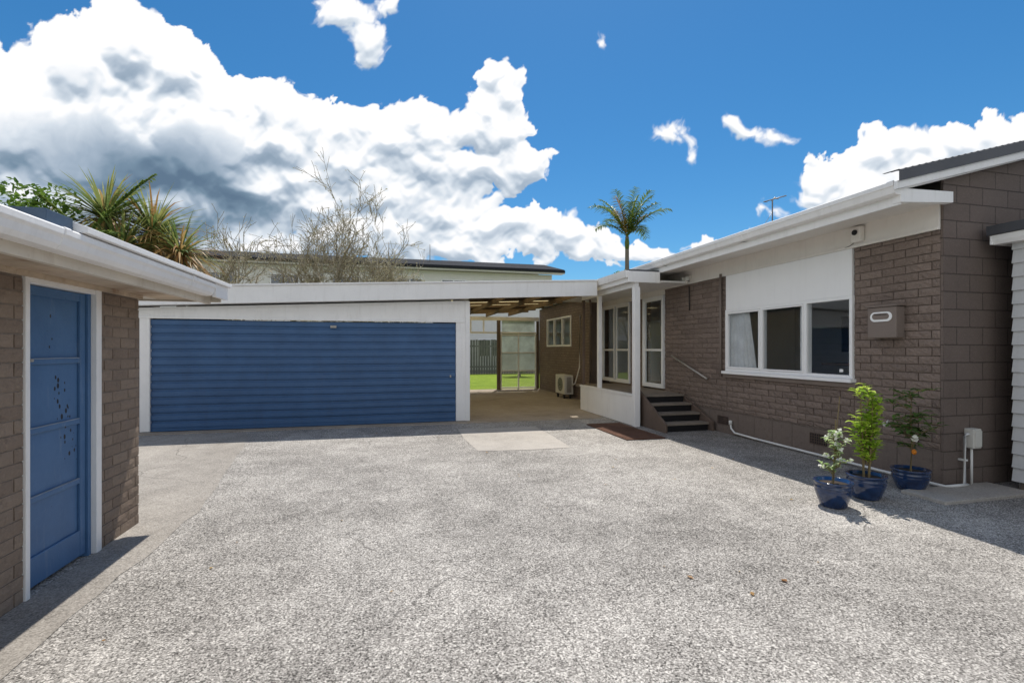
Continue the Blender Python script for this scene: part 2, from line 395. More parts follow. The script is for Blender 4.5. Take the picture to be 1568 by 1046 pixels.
pane(hs,6.0,y0+.03,y1-.03,z0+.03,z1-.03)
box('window_sill',hs,5.90,6.02,y0-.03,y1+.03,1.105,1.153,M['white_clean'],.005)
box('brick_sill',hs,5.955,6.01,y0-.05,y1+.05,1.035,1.10,M['taupe'],.006)
box('window_latch',hs,5.945,5.953,5.28,5.33,1.24,1.28,M['white_clean'])
def room(par,x0,x1,y0,y1,z0,z1):
    box('room_floor',par,x0,x1,y0,y1,z0-.02,z0,M['floorwood'])
    box('room_ceiling',par,x0,x1,y0,y1,z1,z1+.02,M['wallin'])
    box('room_wall_back',par,x1,x1+.02,y0,y1,z0,z1,M['wallin'])
    box('room_wall_side',par,x0,x1,y0-.02,y0,z0,z1,M['wallin'])
    box('room_wall_side',par,x0,x1,y1,y1+.02,z0,z1,M['wallin'])
room(hs,6.2,8.8,4.4,9.0,.6,2.88)
room(hs,6.2,9.2,9.2,13.05,.6,2.88)
def curtain(par,x,y0,y1,z0,z1,mat,n=60,folds=7):
    V=[];Fc=[]
    for i in range(n+1):
        t=i/n; y=y0+(y1-y0)*t; dx=.018*math.sin(t*folds*2*math.pi)+.006*math.sin(t*31)
        V+= [(x+dx,y-.10*(1-t),z0),(x+dx*.7,y+.08*(1-t),z1)]
    for i in range(n): Fc.append((2*i,2*i+2,2*i+3,2*i+1))
    mesh('curtain',V,Fc,mat,par,smooth=True)
curtain(hs,6.055,7.10,7.64,1.20,2.22,M['curtain'])
curtain(hs,6.09,6.03,6.12,1.16,2.26,M['curtain'],24,3)
box('table',hs,7.2,8.2,5.6,6.8,1.28,1.32,M['brownwood'])
box('cabinet',hs,8.3,8.78,4.9,6.0,.6,1.9,M['brownwood'])
box('picture_frame',hs,8.75,8.79,6.8,7.8,1.5,2.2,M['black'])
def slider(par,y0,y1,z0,z1,nm=2):
    frame(par,5.96,6.05,y0,y1,z0,z1,.05,M['white_clean'])
    w=(y1-y0)/nm
    for i in range(nm):
        a=y0+i*w+.052; b=y0+(i+1)*w-.052
        frame(par,5.98,6.03,a,b,z0+.052,z1-.052,.045,M['white_clean'])
        box('door_rail',par,5.975,6.035,a+.047,b-.047,z0+.85,z0+.90,M['white_clean'],.002)
    pane(par,6.003,y0+.05,y1-.05,z0+.05,z1-.05)
slider(hs,9.80,10.72,.66,2.78,1)
slider(hs,11.4,13.1,.66,2.78,2)
box('wall_over_doors',hs,X,X+.2,9.772,13.3,2.79,3.19,M['cream'])
box('wall_between_doors',hs,X,X+.2,10.73,11.39,.5,2.785,M['brickplain'])
box('rear_wall_low',hs,5.65,5.85,13.2,18.2,0,1.64,M['brickplain'])
box('rear_wall_high',hs,5.65,5.85,13.2,18.2,2.66,3.1,M['brickplain'])
box('rear_wall_a',hs,5.65,5.85,13.2,14.7,1.642,2.658,M['brickplain'])
box('rear_wall_b',hs,5.65,5.85,17.2,18.2,1.642,2.658,M['brickplain'])
box('rear_wall_return',hs,5.66,6.2,13.12,13.19,0,3.1,M['brownwood'])
frame(hs,5.62,5.7,14.7,17.2,1.645,2.655,.06,M['white_clean'])
for yy in (15.5,16.35): box('mullion',hs,5.61,5.7,yy,yy+.05,1.71,2.59,M['white_clean'])
pane(hs,5.66,14.77,17.13,1.71,2.59)
box('rear_room_wall',hs,6.6,6.65,13.3,18.1,.6,3,M['wallin'])
# porch
box('porch_floor',hs,4.80,6.0,9.17,12.2,.56,.62,M['tread'],.004)
box('porch_base_wall',hs,4.72,4.79,8.91,11.65,0.01,.60,M['white'],.004)
box('porch_base_cap',hs,4.70,4.82,8.91,11.66,.602,.64,M['white'],.004)
box('porch_base_front',hs,4.80,4.90,8.90,8.94,0.01,.60,M['brownwood'],.004)
box('porch_post',hs,4.72,4.84,8.78,8.90,0,2.80,M['white'],.006)
box('porch_post',hs,4.73,4.82,10.55,10.64,.642,2.80,M['white'],.006)
box('porch_post_base',hs,4.74,4.81,11.55,11.62,.642,2.80,M['brownwood'],.006)
box('porch_fascia_side',hs,4.60,4.64,8.80,11.6,2.90,3.12,M['white'],.003)
box('porch_fascia_front',hs,4.58,5.27,8.76,8.798,2.89,3.11,M['white'],.003)
prism('porch_gutter',hs,[(4.60,2.98),(4.54,2.99),(4.52,3.05),(4.51,3.13),(4.60,3.12)],'Y',8.8,11.6,M['white'])
box('porch_ceiling',hs,4.64,5.98,8.81,13.1,2.915,2.95,M['white'])
box('porch_roof',hs,4.60,5.27,8.80,11.6,3.122,3.15,M['darkmetal'])
box('porch_beam',hs,4.74,4.82,8.80,11.6,2.802,2.91,M['white'],.003)
tube('downpipe',hs,[(5.95,7.80,2.95),(5.95,7.80,1.9),(5.95,7.80,1.05)],.022,M['taupe'])
tube('downpipe',hs,[(5.95,8.78,2.85),(5.96,8.78,2.35)],.012,M['black'])
tube('downpipe',hs,[(5.2,12.2,3.2),(5.25,12.3,3.0),(5.55,12.9,2.6),(5.6,13.08,2.5),(5.6,13.08,.1)],.03,M['taupe'])

st=empty('wooden_steps')
for i in range(4):
    z=.155*(i+1); y=8.08+.27*i
    box('tread',st,4.96,5.90,y-.02,y+.27,z-.04,z,M['tread'],.006)
    box('gap_shade',st,4.97,5.89,y+.01,y+.03,z-.155,z-.042,M['black'])  # steps are open here; black sheet paints the shade behind the treads
for xx in (4.91,5.905):
    prism('stringer',st,[(7.98,.0),(7.98,.16),(9.12,.80),(9.16,.80),(9.16,.0)] if xx<5.5 else [(7.98,0),(7.98,.18),(9.10,.66),(9.10,0)],'X',xx,xx+.045,M['brownwood'],.004)
hr=empty('handrail')
tube('rail',hr,[(5.92,9.38,1.41),(5.92,8.16,.98)],.02,M['steel'])
for yy,zz in ((9.25,1.365),(8.3,1.03)): tube('rail_bracket',hr,[(5.92,yy,zz),(6.01,yy,zz-.03)],.009,M['steel'])
dm=empty('doormat')
box('mat_pile',dm,3.88,4.62,7.5,9.25,.004,.022,M['mat'],.005)
for a in range(14): box('mat_rib',dm,3.90,4.60,7.56+a*.125,7.60+a*.125,.0225,.028,M['mat'])

mb=empty('letterbox')
box('body',mb,5.86,5.998,4.50,4.86,1.69,2.07,M['taupe'],.01)
prism('lid',mb,[(5.845,2.072),(6.0,2.077),(6.0,2.12),(5.845,2.09)],'Y',4.485,4.875,M['taupe'],.004)
def oval(name,par,x,yc,zc,w,h,t,mat):
    pts=[]
    for i in range(28):
        a=2*math.pi*(i+.5)/28; r=h/2
        cx=(w/2-r)*(1 if math.cos(a)>0 else -1)
        pts.append((yc+cx+r*math.cos(a),zc+r*math.sin(a)))
    return prism(name,par,pts,'X',x-t,x,mat,.001)
oval('slot_plate',mb,5.859,4.68,1.95,.27,.12,.012,M['white_clean'])
oval('slot',mb,5.846,4.68,1.955,.21,.075,.004,M['taupe'])
tube('slot_lip',mb,[(5.845,4.60,1.975),(5.845,4.76,1.975)],.006,M['black'])
al=empty('alarm_siren')
box('case',al,5.90,5.98,4.99,5.14,2.955,3.16,M['cream'],.02)
prism('sensor',al,[(5.065+.035*math.cos(i*math.pi/8),3.08+.035*math.sin(i*math.pi/8)) for i in range(16)],'X',5.885,5.899,M['black'])
tube('cable',al,[(5.96,5.13,2.96),(5.965,5.2,2.93),(5.97,5.3,2.92)],.004,M['black'])
fl=empty('flood_light')
box('base_plate',fl,5.93,5.981,8.74,8.86,2.98,3.07,M['cream'],.01)
for dy in (-.06,.07):
    lathe('lamp_head',fl,5.88,8.8+dy,[(.02,3.05),(.045,3.03),(.05,2.96),(.045,2.955)],M['greyplastic'],16)
lathe('motion_sensor',fl,5.90,8.8,[(.02,3.0),(.032,2.97),(.03,2.92),(.01,2.90)],M['cream'],16)
for nm,(yc,zc,w,h) in {'a':(7.8,.235,.27,.14),'b':(5.72,.25,.27,.15)}.items():
    ve=empty('air_vent')
    box('backing',ve,5.998,6.0055,yc-w/2,yc+w/2,zc-h/2,zc+h/2,M['black'])
    for r in range(5): box('bar',ve,5.990,5.997,yc-w/2,yc+w/2,zc-h/2+r*h/4-.006,zc-h/2+r*h/4+.006,M['vent'])
    for r in range(8): box('bar_v',ve,5.986,5.9895,yc-w/2+r*w/7-.006,yc-w/2+r*w/7+.006,zc-h/2,zc+h/2,M['vent'])
pp=empty('drain_pipe')
tube('pipe_run',pp,[(5.97,7.55,.20),(5.96,7.52,.12),(5.94,7.4,.06),(5.93,6.9,.05),(5.93,4.3,.035),(5.94,4.02,.035),(6.05,3.98,.05),(6.20,3.98,.05)],.017,M['pvc'])
lathe('pipe_cap',pp,5.97,7.55,[(.03,.19),(.03,.25),(.025,.26)],M['pvc'],14)
mt=empty('meter_box')
box('case',mt,6.30,6.42,3.98,4.083,.44,.66,M['greyplastic'],.012)
box('case_lid',mt,6.31,6.41,3.97,3.979,.46,.64,M['greyplastic'],.004)
tube('pipe',mt,[(6.30,4.03,.60),(6.26,4.03,.60),(6.235,4.03,.57),(6.235,4.03,.04),(6.21,4.0,.04)],.015,M['pvc'])
tube('pipe',mt,[(6.34,4.03,.46),(6.34,4.03,.02)],.013,M['pvc'])
box('clip',mt,6.215,6.255,4.01,4.084,.30,.32,M['pvc'])
tv=empty('tv_aerial')
tube('mast',tv,[(6.6,7.25,3.6),(6.6,7.25,4.22),(6.62,7.2,4.25)],.012,M['steel'])
tube('boom',tv,[(6.55,7.4,4.22),(6.66,7.0,4.22)],.01,M['steel'])
for i in range(3): tube('element',tv,[(6.55+.03*i,7.37-.1*i,4.21),(6.62+.03*i,7.39-.1*i,4.22)],.005,M['steel'])
tube('stay',tv,[(6.6,7.25,4.0),(6.45,7.4,3.65)],.004,M['steel'])

ac=empty('air_conditioner')
box('case',ac,5.22,5.52,14.2,15.05,.14,.74,M['greyplastic'],.02)
def ring(yc,zc,r,x,w=.012,k=28):
    V=[];Fc=[]
    for j in range(k):
        a=2*math.pi*j/k
        for rr in (r-w,r): V.append((x,yc+rr*math.cos(a),zc+rr*math.sin(a)))
    for j in range(k): Fc.append((2*j,2*j+1,(2*j+3)%(2*k),(2*j+2)%(2*k)))
    return V,Fc
prism('fan_recess',ac,[(14.58+.22*math.cos(i*math.pi/14),.44+.22*math.sin(i*math.pi/14)) for i in range(28)],'X',5.212,5.219,M['black'])
for r in (.22,.17,.12,.07):
    a,b=ring(14.58,.44,r,5.208); mesh('grille_ring',a,b,M['greyplastic'],ac)
for i in range(4): box('foot',ac,5.24+.2*(i%2),5.29+.2*(i%2),14.3+.6*(i//2),14.36+.6*(i//2),0,.139,M['black'])
box('side_vents',ac,5.3,5.45,14.19,14.199,.2,.68,M['steel'])
tube('hose',ac,[(5.45,14.2,.4),(5.5,14.0,.5),(5.6,13.9,1.0),(5.62,13.9,2.6)],.02,M['cream'])

# ------------------------------------------------------------ GARAGE
ga=empty('garage')
GY=10.35
gt=lambda x:2.74+.0459*(x+3.03)
DX0,DX1=-4.36,1.34
V=[];Fc=[];rows=[]
per=.1495
prf=[(0,0),(.018,.0),(.030,.016),(.060,.019),(.124,.016),(.136,.0)]
zz=.03
while zz<2.12:
    for dz,dy in prf:
        if zz+dz<2.13: rows.append((zz+dz,-dy))
    zz+=per
n=24
for (a,b) in rows:
    for i in range(n+1):
        x=DX0+(DX1-DX0)*i/n
        V.append((x,GY+.06+b*1.25+.006*math.sin(x*2.1+a*3),a+.004*math.sin(x*1.3)))
for r in range(len(rows)-1):
    for i in range(n): Fc.append((r*(n+1)+i,r*(n+1)+i+1,(r+1)*(n+1)+i+1,(r+1)*(n+1)+i))
dr=mesh('roller_door',V,Fc,M['blue'],ga)
box('door_bottom_rail',ga,DX0,DX1,GY+.03,GY+.08,.012,.06,M['blue'])
box('door_handle',ga,-1.20,-1.08,GY+.005,GY+.02,1.98,2.03,M['steel'],.005)
box('door_lock',ga,DX1-.13,DX1-.10,GY+.005,GY+.02,.95,1.0,M['steel'],.003)
box('door_post',ga,DX0-.17,DX0-.004,GY,GY+.14,0.013,2.20,M['white'],.005)
box('door_post',ga,DX1+.004,DX1+.28,GY,GY+.14,0.013,2.20,M['white'],.005)
box('post_trim',ga,DX1+.20,DX1+.30,GY-.03,GY-.002,.013,2.58,M['white'],.005)
prism('header_panel',ga,[(DX0-.3,2.133),(DX1+.28,2.133),(DX1+.28,gt(DX1+.28)-.35),(DX0-.3,gt(DX0-.3)-.35)],'Y',GY+.005,GY+.05,M['white'])
box('header_trim',ga,DX0-.17,DX1+.19,GY-.018,GY+.004,2.125,2.165,M['white'],.004)
prism('header_slope_trim',ga,[(DX0-.2,gt(DX0)-.40),(DX1+.19,gt(DX1)-.40),(DX1+.19,gt(DX1)-.36),(DX0-.2,gt(DX0)-.36)],'Y',GY-.02,GY+.004,M['white'],.003)
for xx in (-.75,.55,1.2): box('cover_batten',ga,xx,xx+.03,GY-.006,GY+.004,2.17,gt(xx)-.405,M['white'])
prism('fascia',ga,[(-4.9,gt(-4.9)-.33),(4.50,gt(4.50)-.33),(4.50,gt(4.50)),(-4.9,gt(-4.9))],'Y',10.10,10.135,M['white'],.004)
prism('fascia_cap',ga,[(-4.9,gt(-4.9)),(4.50,gt(4.50)),(4.50,gt(4.50)+.03),(-4.9,gt(-4.9)+.03)],'Y',10.07,10.2,M['white'],.003)
prism('soffit',ga,[(-4.9,gt(-4.9)-.32),(1.62,gt(1.62)-.32),(1.62,gt(1.62)-.30),(-4.9,gt(-4.9)-.30)],'Y',10.137,10.5,M['white'])
prism('roof_sheet',ga,[(-4.9,gt(-4.9)-.04),(1.62,gt(1.62)-.04),(1.62,gt(1.62)-.005),(-4.9,gt(-4.9)-.005)],'Y',10.2,18.3,M['darkmetal'])
box('side_wall',ga,1.50,1.60,GY+.15,18.2,0,2.6,M['white'])
box('side_wall_outer',ga,-4.8,-4.62,GY+.15,18.2,0,2.4,M['block'])
box('return_wall',ga,-4.8,-4.54,GY+.02,GY+.14,0,2.2,M['block'])
box('back_wall',ga,-4.8,1.6,18.21,18.3,0,2.5,M['block'])

# ------------------------------------------------------------ CARPORT
cp=empty('carport')
ys=10.2; i=0
while ys<18.2:
    xr=4.49 if ys<11.6 else 5.17
    m=M['darkmetal'] if i%4==3 else M['poly']
    V=[];Fc=[];nn=14; wd=.8
    for a in range(nn+1):
        y=ys+wd*a/nn; dz=.014*(1 if a%2 else -1)
        V+=[(1.63,y,gt(1.63)-.03+dz),(xr,y,gt(xr)-.03+dz)]
    for a in range(nn): Fc.append((2*a,2*a+2,2*a+3,2*a+1))
    mesh('roof_strip',V,Fc,m,cp)
    ys+=wd; i+=1
for j in range(9):
    y=10.25+j*.98; xr=4.49 if y<11.6 else 5.17
    prism('purlin',cp,[(1.63,gt(1.63)-.13),(xr,gt(xr)-.13),(xr,gt(xr)-.06),(1.63,gt(1.63)-.06)],'Y',y,y+.045,M['raftwood'])
for xx in (1.68,2.6,3.5,4.38):
    box('rafter',cp,xx,xx+.045,10.14,18.2,gt(xx)-.25,gt(xx)-.135,M['raftwood'])
box('rear_beam',cp,1.62,5.64,18.2,18.28,2.66,2.80,M['white'])
box('rear_rail',cp,1.62,5.6,18.2,18.26,2.16,2.22,M['white'])
box('rear_post',cp,3.93,4.06,18.10,18.19,0,2.66,M['brownwood'],.004)
box('rear_post',cp,5.54,5.64,18.2,18.28,0,2.65,M['brownwood'])
for xx in (2.3,2.9,3.4): box('transom_bar',cp,xx,xx+.05,18.21,18.25,2.222,2.658,M['white'])
gt2=empty('screen_gate')
for zc in (.06,.72,1.42,2.10): box('rail',gt2,4.08,5.52,18.2,18.24,zc-.025,zc+.025,M['white_clean'])
for xx in (4.08,4.78,5.47): box('stile',gt2,xx,xx+.05,18.195,18.245,.0,2.15,M['white_clean'])
box('screen_upper',gt2,4.14,5.46,18.225,18.23,.75,2.66,M['polyclear'])
V=[];Fc=[]
for i in range(29):
    x=4.13+i*.048; b=len(V); V+=[(x,18.22,.08),(x+.006,18.22,.08),(x+.006,18.22,1.4),(x,18.22,1.4)]; Fc.append((b,b+1,b+2,b+3))
for i in range(27):
    z=.09+i*.048; b=len(V); V+=[(4.13,18.221,z),(5.47,18.221,z),(5.47,18.221,z+.006),(4.13,18.221,z+.006)]; Fc.append((b,b+1,b+2,b+3))
mesh('wire_mesh',V,Fc,M['greyplastic'],gt2)

# ------------------------------------------------------------ LEFT SHED
sh=empty('brick_shed')
SX=-2.19; SB=SX-.008
box('wall_near',sh,SX-.2,SB,-3,3.60,0,2.03,M['mortarshed'])
box('wall_far',sh,SX-.2,SB,4.40,4.996,0,2.03,M['mortarshed'])
random.seed(17)
brickwork('bricks_near',sh,SB,1,-1,3.598,.003,1.995,.235,.0865,.010,.009,.005,4,2,M['brickshed'])
brickwork('bricks_far',sh,SB,1,4.402,4.996,.003,1.995,.235,.0865,.010,.009,.005,4,2,M['brickshed'])
box('lintel',sh,SX-.2,SX,3.602,4.398,2.005,2.03,M['shedcream'])
box('end_wall',sh,-6.5,SX-.201,4.85,5.0,0,2.1,M['brickplain'])
box('back_wall',sh,-6.5,-6.3,-3,4.84,0,2.1,M['brickplain'])
box('door_jamb',sh,SX-.08,SX+.012,3.602,3.64,0,2.0,M['white'],.004)
box('door_jamb',sh,SX-.08,SX+.015,4.33,4.398,0,2.0,M['white'],.004)
box('door_stop',sh,SX-.08,SX-.02,4.29,4.328,0,1.99,M['bluedoor'],.003)
box('door_head',sh,SX-.08,SX+.01,3.642,4.328,1.965,2.0,M['white'],.004)
DX=SX-.035
box('door_panel',sh,DX-.03,DX-.018,3.645,4.285,.03,1.96,M['bluedoor'])
for (a,b) in ((3.645,3.70),(4.225,4.285)): box('door_stile',sh,DX-.017,DX,a,b,.03,1.96,M['bluedoor'],.004)
for (a,b) in ((.03,.22),(.565,.60),(1.005,1.04),(1.45,1.485),(1.90,1.96)):
    box('door_rail',sh,DX-.017,DX-.0005,3.702,4.223,a,b,M['bluedoor'],.005)
    if .3<a<1.6: box('door_rail_edge',sh,DX-.016,DX+.001,3.71,4.215,b+.0005,b+.006,M['worn'])
tube('door_knob',sh,[(DX,3.69,1.48),(DX+.03,3.69,1.48)],.010,M['steel'])
prism('soffit',sh,[(-1.76,2.04),(SX+.001,2.032),(SX+.001,2.05),(-1.76,2.06)],'Y',-3,5.38,M['soffit'])
box('eave_batten',sh,SX+.006,SX+.03,-3,5.0,1.998,2.031,M['soffit'])
box('inner_fascia',sh,-1.79,-1.747,-3,5.40,2.0,2.14,M['shedcream'],.004)
prof=[(-1.745,2.06),(-1.70,2.055),(-1.66,2.06),(-1.64,2.085),(-1.632,2.12),(-1.618,2.135),(-1.618,2.165),(-1.63,2.175),(-1.745,2.165)]
prism('gutter',sh,prof,'Y',-3,5.15,M['white'],.002)
for yy in (1.0,2.95,4.6): prism('gutter_joint',sh,[(a+.005,b+.002) if a>-1.72 else (a,b) for a,b in prof],'Y',yy,yy+.05,M['white'])
prism('verge_flashing',sh,[(-1.78,2.17),(-1.64,2.18),(-1.60,2.18),(-1.60,2.215),(-1.66,2.235),(-1.80,2.235)],'Y',3.1,5.55,M['white'],.003)
prism('verge_fascia',sh,[(-1.66,2.05),(-1.625,2.05),(-1.625,2.178),(-1.66,2.178)],'Y',5.16,5.5,M['white'],.003)
box('flashing_end',sh,-1.95,-1.66,2.88,3.09,2.17,2.25,M['bluegrey'],.004)
box('end_fascia',sh,-6.5,-1.665,5.41,5.44,2.02,2.165,M['shedcream'],.004)
box('end_soffit',sh,-6.5,-2.2,5.0,5.39,2.035,2.05,M['shedcream'])
prism('roof_sheet',sh,[(-1.81,2.172),(-6.6,2.27),(-6.6,2.31),(-1.81,2.20)],'Y',-3,5.5,M['darkmetal'])

# ------------------------------------------------------------ WEATHERBOARD HOUSE (right)
wb=empty('weatherboard_house')
prf=[]
zz=.1
while zz<2.7:
    prf+=[(6.655,zz),(6.68,zz+.145)]; zz+=.15
M['wboard']=paint('pale_grey_weatherboard',(.60,.61,.62),.5,.05,.1)
prism('weatherboards_side',wb,prf+[(6.8,zz-.005),(6.8,.1)],'Y',-4,3.85,M['wboard'])
box('end_wall',wb,6.802,12,3.80,3.865,0,2.72,M['wboard'])
box('base',wb,6.70,11.9,-4,3.8,0,.099,M['found'])
box('soffit',wb,6.60,12,-4,3.93,2.725,2.74,M['white_clean'])
prism('gutter',wb,[(6.60,2.72),(6.55,2.72),(6.53,2.76),(6.52,2.82),(6.60,2.82)],'Y',-4,3.95,M['white_clean'])
box('gutter_end',wb,6.52,12,3.951,3.97,2.72,2.82,M['white_clean'],.003)
prism('roof_sheet',wb,[(6.50,2.825),(9.3,3.3),(12.2,2.825),(12.2,2.93),(9.3,3.42),(6.50,2.93)],'Y',-4,3.99,M['darkmetal'])

# ------------------------------------------------------------ REAR HOUSE, FENCE, HILL
rh=empty('two_storey_house')
RY=36
box('walls',rh,-15.2,12.2,RY,RY+9,0,7.35,M['farwall'])
prism('roof',rh,[(RY-.7,7.50),(RY+4.5,8.75),(RY+9.7,7.50),(RY+9.7,7.65),(RY+4.5,8.95),(RY-.7,7.68)],'X',-16,13,M['tileroof'])
box('fascia',rh,-16,13,RY-.74,RY-.705,7.34,7.46,M['farwall'])
box('gutter',rh,-16,13,RY-.84,RY-.745,7.44,7.60,M['tileroof'])
box('soffit',rh,-16,13,RY-.7,RY-.002,7.38,7.42,M['white_clean'])
for xx in (-12,-8,-4,.4,3.6,6.4,9.6):
    for zz,hh in ((5.4,1.3),(1.0,1.3)):
        w=1.8
        box('window_glass',rh,xx,xx+w,RY-.03,RY-.01,zz,zz+hh,M['glass'])
        box('window_dark',rh,xx,xx+w,RY-.008,RY-.002,zz,zz+hh,M['black'])
        for a in (0,w/2,w): box('window_bar',rh,xx+a-.04,xx+a+.04,RY-.06,RY-.031,zz-.05,zz+hh+.05,M['white_clean'])
        for a in (0,hh): box('window_rail',rh,xx-.04,xx+w+.04,RY-.075,RY-.061,zz+a-.04,zz+a+.04,M['white_clean'])
for xx in (-10.5,-4.6,2.9,-.2): tube('roof_aerial',rh,[(xx,RY+2,7.9),(xx,RY+2,9.7)],.03,M['steel'])
fe=empty('paling_fence')
x=-16; random.seed(3)
V=[];Fc=[]
while x<26:
    h=2.15+random.uniform(-.03,.03); b=len(V); yy=30+random.uniform(-.01,.01)
    for (xx,z) in ((x,-.01),(x+.14,-.01),(x+.14,h),(x,h)): V.append((xx,yy,z))
    for (xx,z) in ((x,-.01),(x+.14,-.01),(x+.14,h),(x,h)): V.append((xx,yy+.02,z))
    Fc+=[(b,b+1,b+2,b+3),(b+4,b+5,b+6,b+7),(b,b+1,b+5,b+4),(b+1,b+2,b+6,b+5),(b+2,b+3,b+7,b+6),(b+3,b,b+4,b+7)]
    x+=.165
mesh('palings',V,Fc,M['oldfence'],fe)
for zc in (.4,1.7): box('fence_rail',fe,-16,26,30.03,30.08,zc,zc+.1,M['oldfence'])
V=[];Fc=[];n=90
for i in range(n+1):
    x=-260+i*520/n
    h=14+9*math.exp(-((x-75)/45)**2)+4*math.sin(x*.03)+1.6*math.sin(x*.13+1)
    V+=[(x,200,-1),(x,215,h*.7),(x,240,h)]
for i in range(n):
    Fc+=[(3*i,3*i+3,3*i+4,3*i+1),(3*i+1,3*i+4,3*i+5,3*i+2)]
mesh('hill',V,Fc,M['hill'],smooth=True)

# ------------------------------------------------------------ VEGETATION
def blade(V,Fc,base,d,length,w,droop,seg=4,bend=None):
    d=Vector(d).normalized(); side=d.cross(Vector((0,0,1)))
    if side.length<.05: side=Vector((1,0,0))
    side.normalize(); q=Vector(base); b=len(V)
    for i in range(seg+1):
        t=i/seg; ww=w*(1-t)**.6*(.55+.9*t if t<.5 else 1) if i<seg else .001
        V.append(q-side*ww/2); V.append(q+side*ww/2)
        q=q+d*(length/seg); d=(d+Vector((0,0,-droop/seg))).normalized()
    for i in range(seg): Fc.append((b+2*i,b+2*i+1,b+2*i+3,b+2*i+2))
def leaf(V,Fc,c,n,size,asp=.5):
    n=Vector(n).normalized(); a=n.orthogonal().normalized(); a.rotate(Quaternion(n,random.uniform(0,6.28))); b2=n.cross(a)
    b=len(V); c=Vector(c)
    V+=[c-a*size/2,c+b2*size*asp/2+n*size*.08,c+a*size/2,c-b2*size*asp/2+n*size*.08]
    Fc+=[(b,b+1,b+2,b+3)]
def rv(): 
    while 1:
        v=Vector((random.uniform(-1,1),random.uniform(-1,1),random.uniform(-1,1)))
        if .02<v.length<1: return v
def frond(V,Fc,base,az,el,L,droop,nl=26,ll=.45,w=.035,cur=None):
    d=Vector((math.cos(az)*math.cos(el),math.sin(az)*math.cos(el),math.sin(el))); q=Vector(base); seg=10; P=[q.copy()];D=[d.copy()]
    for i in range(seg):
        q=q+d*(L/seg); d=(d+Vector((0,0,-droop/seg*(.4+1.2*i/seg)))).normalized(); P.append(q.copy()); D.append(d.copy())
    tube_geo(V,Fc,P,[.018*(1-.8*i/seg) for i in range(seg+1)],4)
    for i in range(nl):
        t=.12+.88*i/nl; f=t*seg; k=min(int(f),seg-1); u=f-k
        c=P[k].lerp(P[k+1],u); dd=D[k]; s=dd.cross(Vector((0,0,1)))
        if s.length<.05: s=Vector((1,0,0))
        s.normalize()
        l=ll*(math.sin(math.pi*min(1,.15+t*.85))**.5+.15)
        for sg in (-1,1):
            dv=(s*sg*.85+dd*.6+Vector((0,0,random.uniform(-.1,.35)))+rv()*.15).normalized()
            blade(V,Fc,c,dv,l*random.uniform(.75,1.1),w,random.uniform(.7,1.6),3)
random.seed(21)
pt=empty('palm_tree'); PX,PY,PZ=11.4,22,7.15
tube('trunk',pt,[(PX,PY,-.1),(PX+.05,PY,3),(PX,PY,5),(PX,PY,PZ)],[.17,.13,.11,.09],M['trunk'],10)
tube('crownshaft',pt,[(PX,PY,PZ-.7),(PX,PY,PZ-.3),(PX,PY,PZ+.1)],[.09,.12,.06],M['leafpalm'],10)
V=[];Fc=[]
for i in range(17):
    frond(V,Fc,(PX,PY,PZ),i*2.4+random.uniform(-.3,.3),random.uniform(.65,1.5),random.uniform(2.1,2.8),random.uniform(.7,2.2),30,.55,.08)
mesh('fronds',V,Fc,M['leafpalm'],pt,fix=False)
V=[];Fc=[]
for az,el in ((3.3,1.35),(0.3,1.0),(3.9,.8)): frond(V,Fc,(PX,PY,PZ),az,el,2.1,1.3,24,.45,.07)
mesh('dry_fronds',V,Fc,M['leafdry'],pt,fix=False)
yu=empty('yucca_tree')
heads=[(-6.85,14,4.75,1.25,280),(-5.95,14.3,4.5,1.3,280),(-6.3,13.6,3.9,1.25,240),(-5.2,13.9,3.9,1.15,240)]
for (a,b,c,L,n) in heads:
    tube('trunk',yu,[(a+.2,b,-.1),(a+.05,b,2),(a,b,c)],[.16,.12,.09],M['trunk'],8)
VA=[];FA=[];VB=[];FB=[]
for hi,(a,b,c,L,n) in enumerate(heads):
    for i in range(n):
        az=random.uniform(0,6.283); el=random.triangular(-1.0,1.5,.4)
        d=Vector((math.cos(az)*math.cos(el),math.sin(az)*math.cos(el),math.sin(el)))
        dry=el<.1 and random.random()<(.75 if hi in (1,3) else .4) or random.random()<(.35 if hi in(1,3) else .07)
        blade(VB if dry else VA,FB if dry else FA,Vector((a,b,c))+d*.06,d,L*random.uniform(.6,1.15),.075,.7 if not dry else 1.4,4)
mesh('leaves',VA,FA,M['leafyucca'],yu,fix=False)
mesh('dry_leaves',VB,FB,M['leafdry'],yu,fix=False)
bp=empty('feather_palm')
V=[];Fc=[]
tube('trunk',bp,[(-6.9,13,-.1),(-6.85,13,2),(-6.75,13,4.2)],[.12,.1,.07],M['trunk'],8)
for az,el,L in ((.15,.95,2.1),(2.6,.5,1.4),(-.6,.1,1.2),(3.4,.9,1.2)):
    frond(V,Fc,(-6.75,13,4.1),az,el,L,.35,50,.26,.08)
mesh('fronds',V,Fc,M['leafpalm'],bp,fix=False)
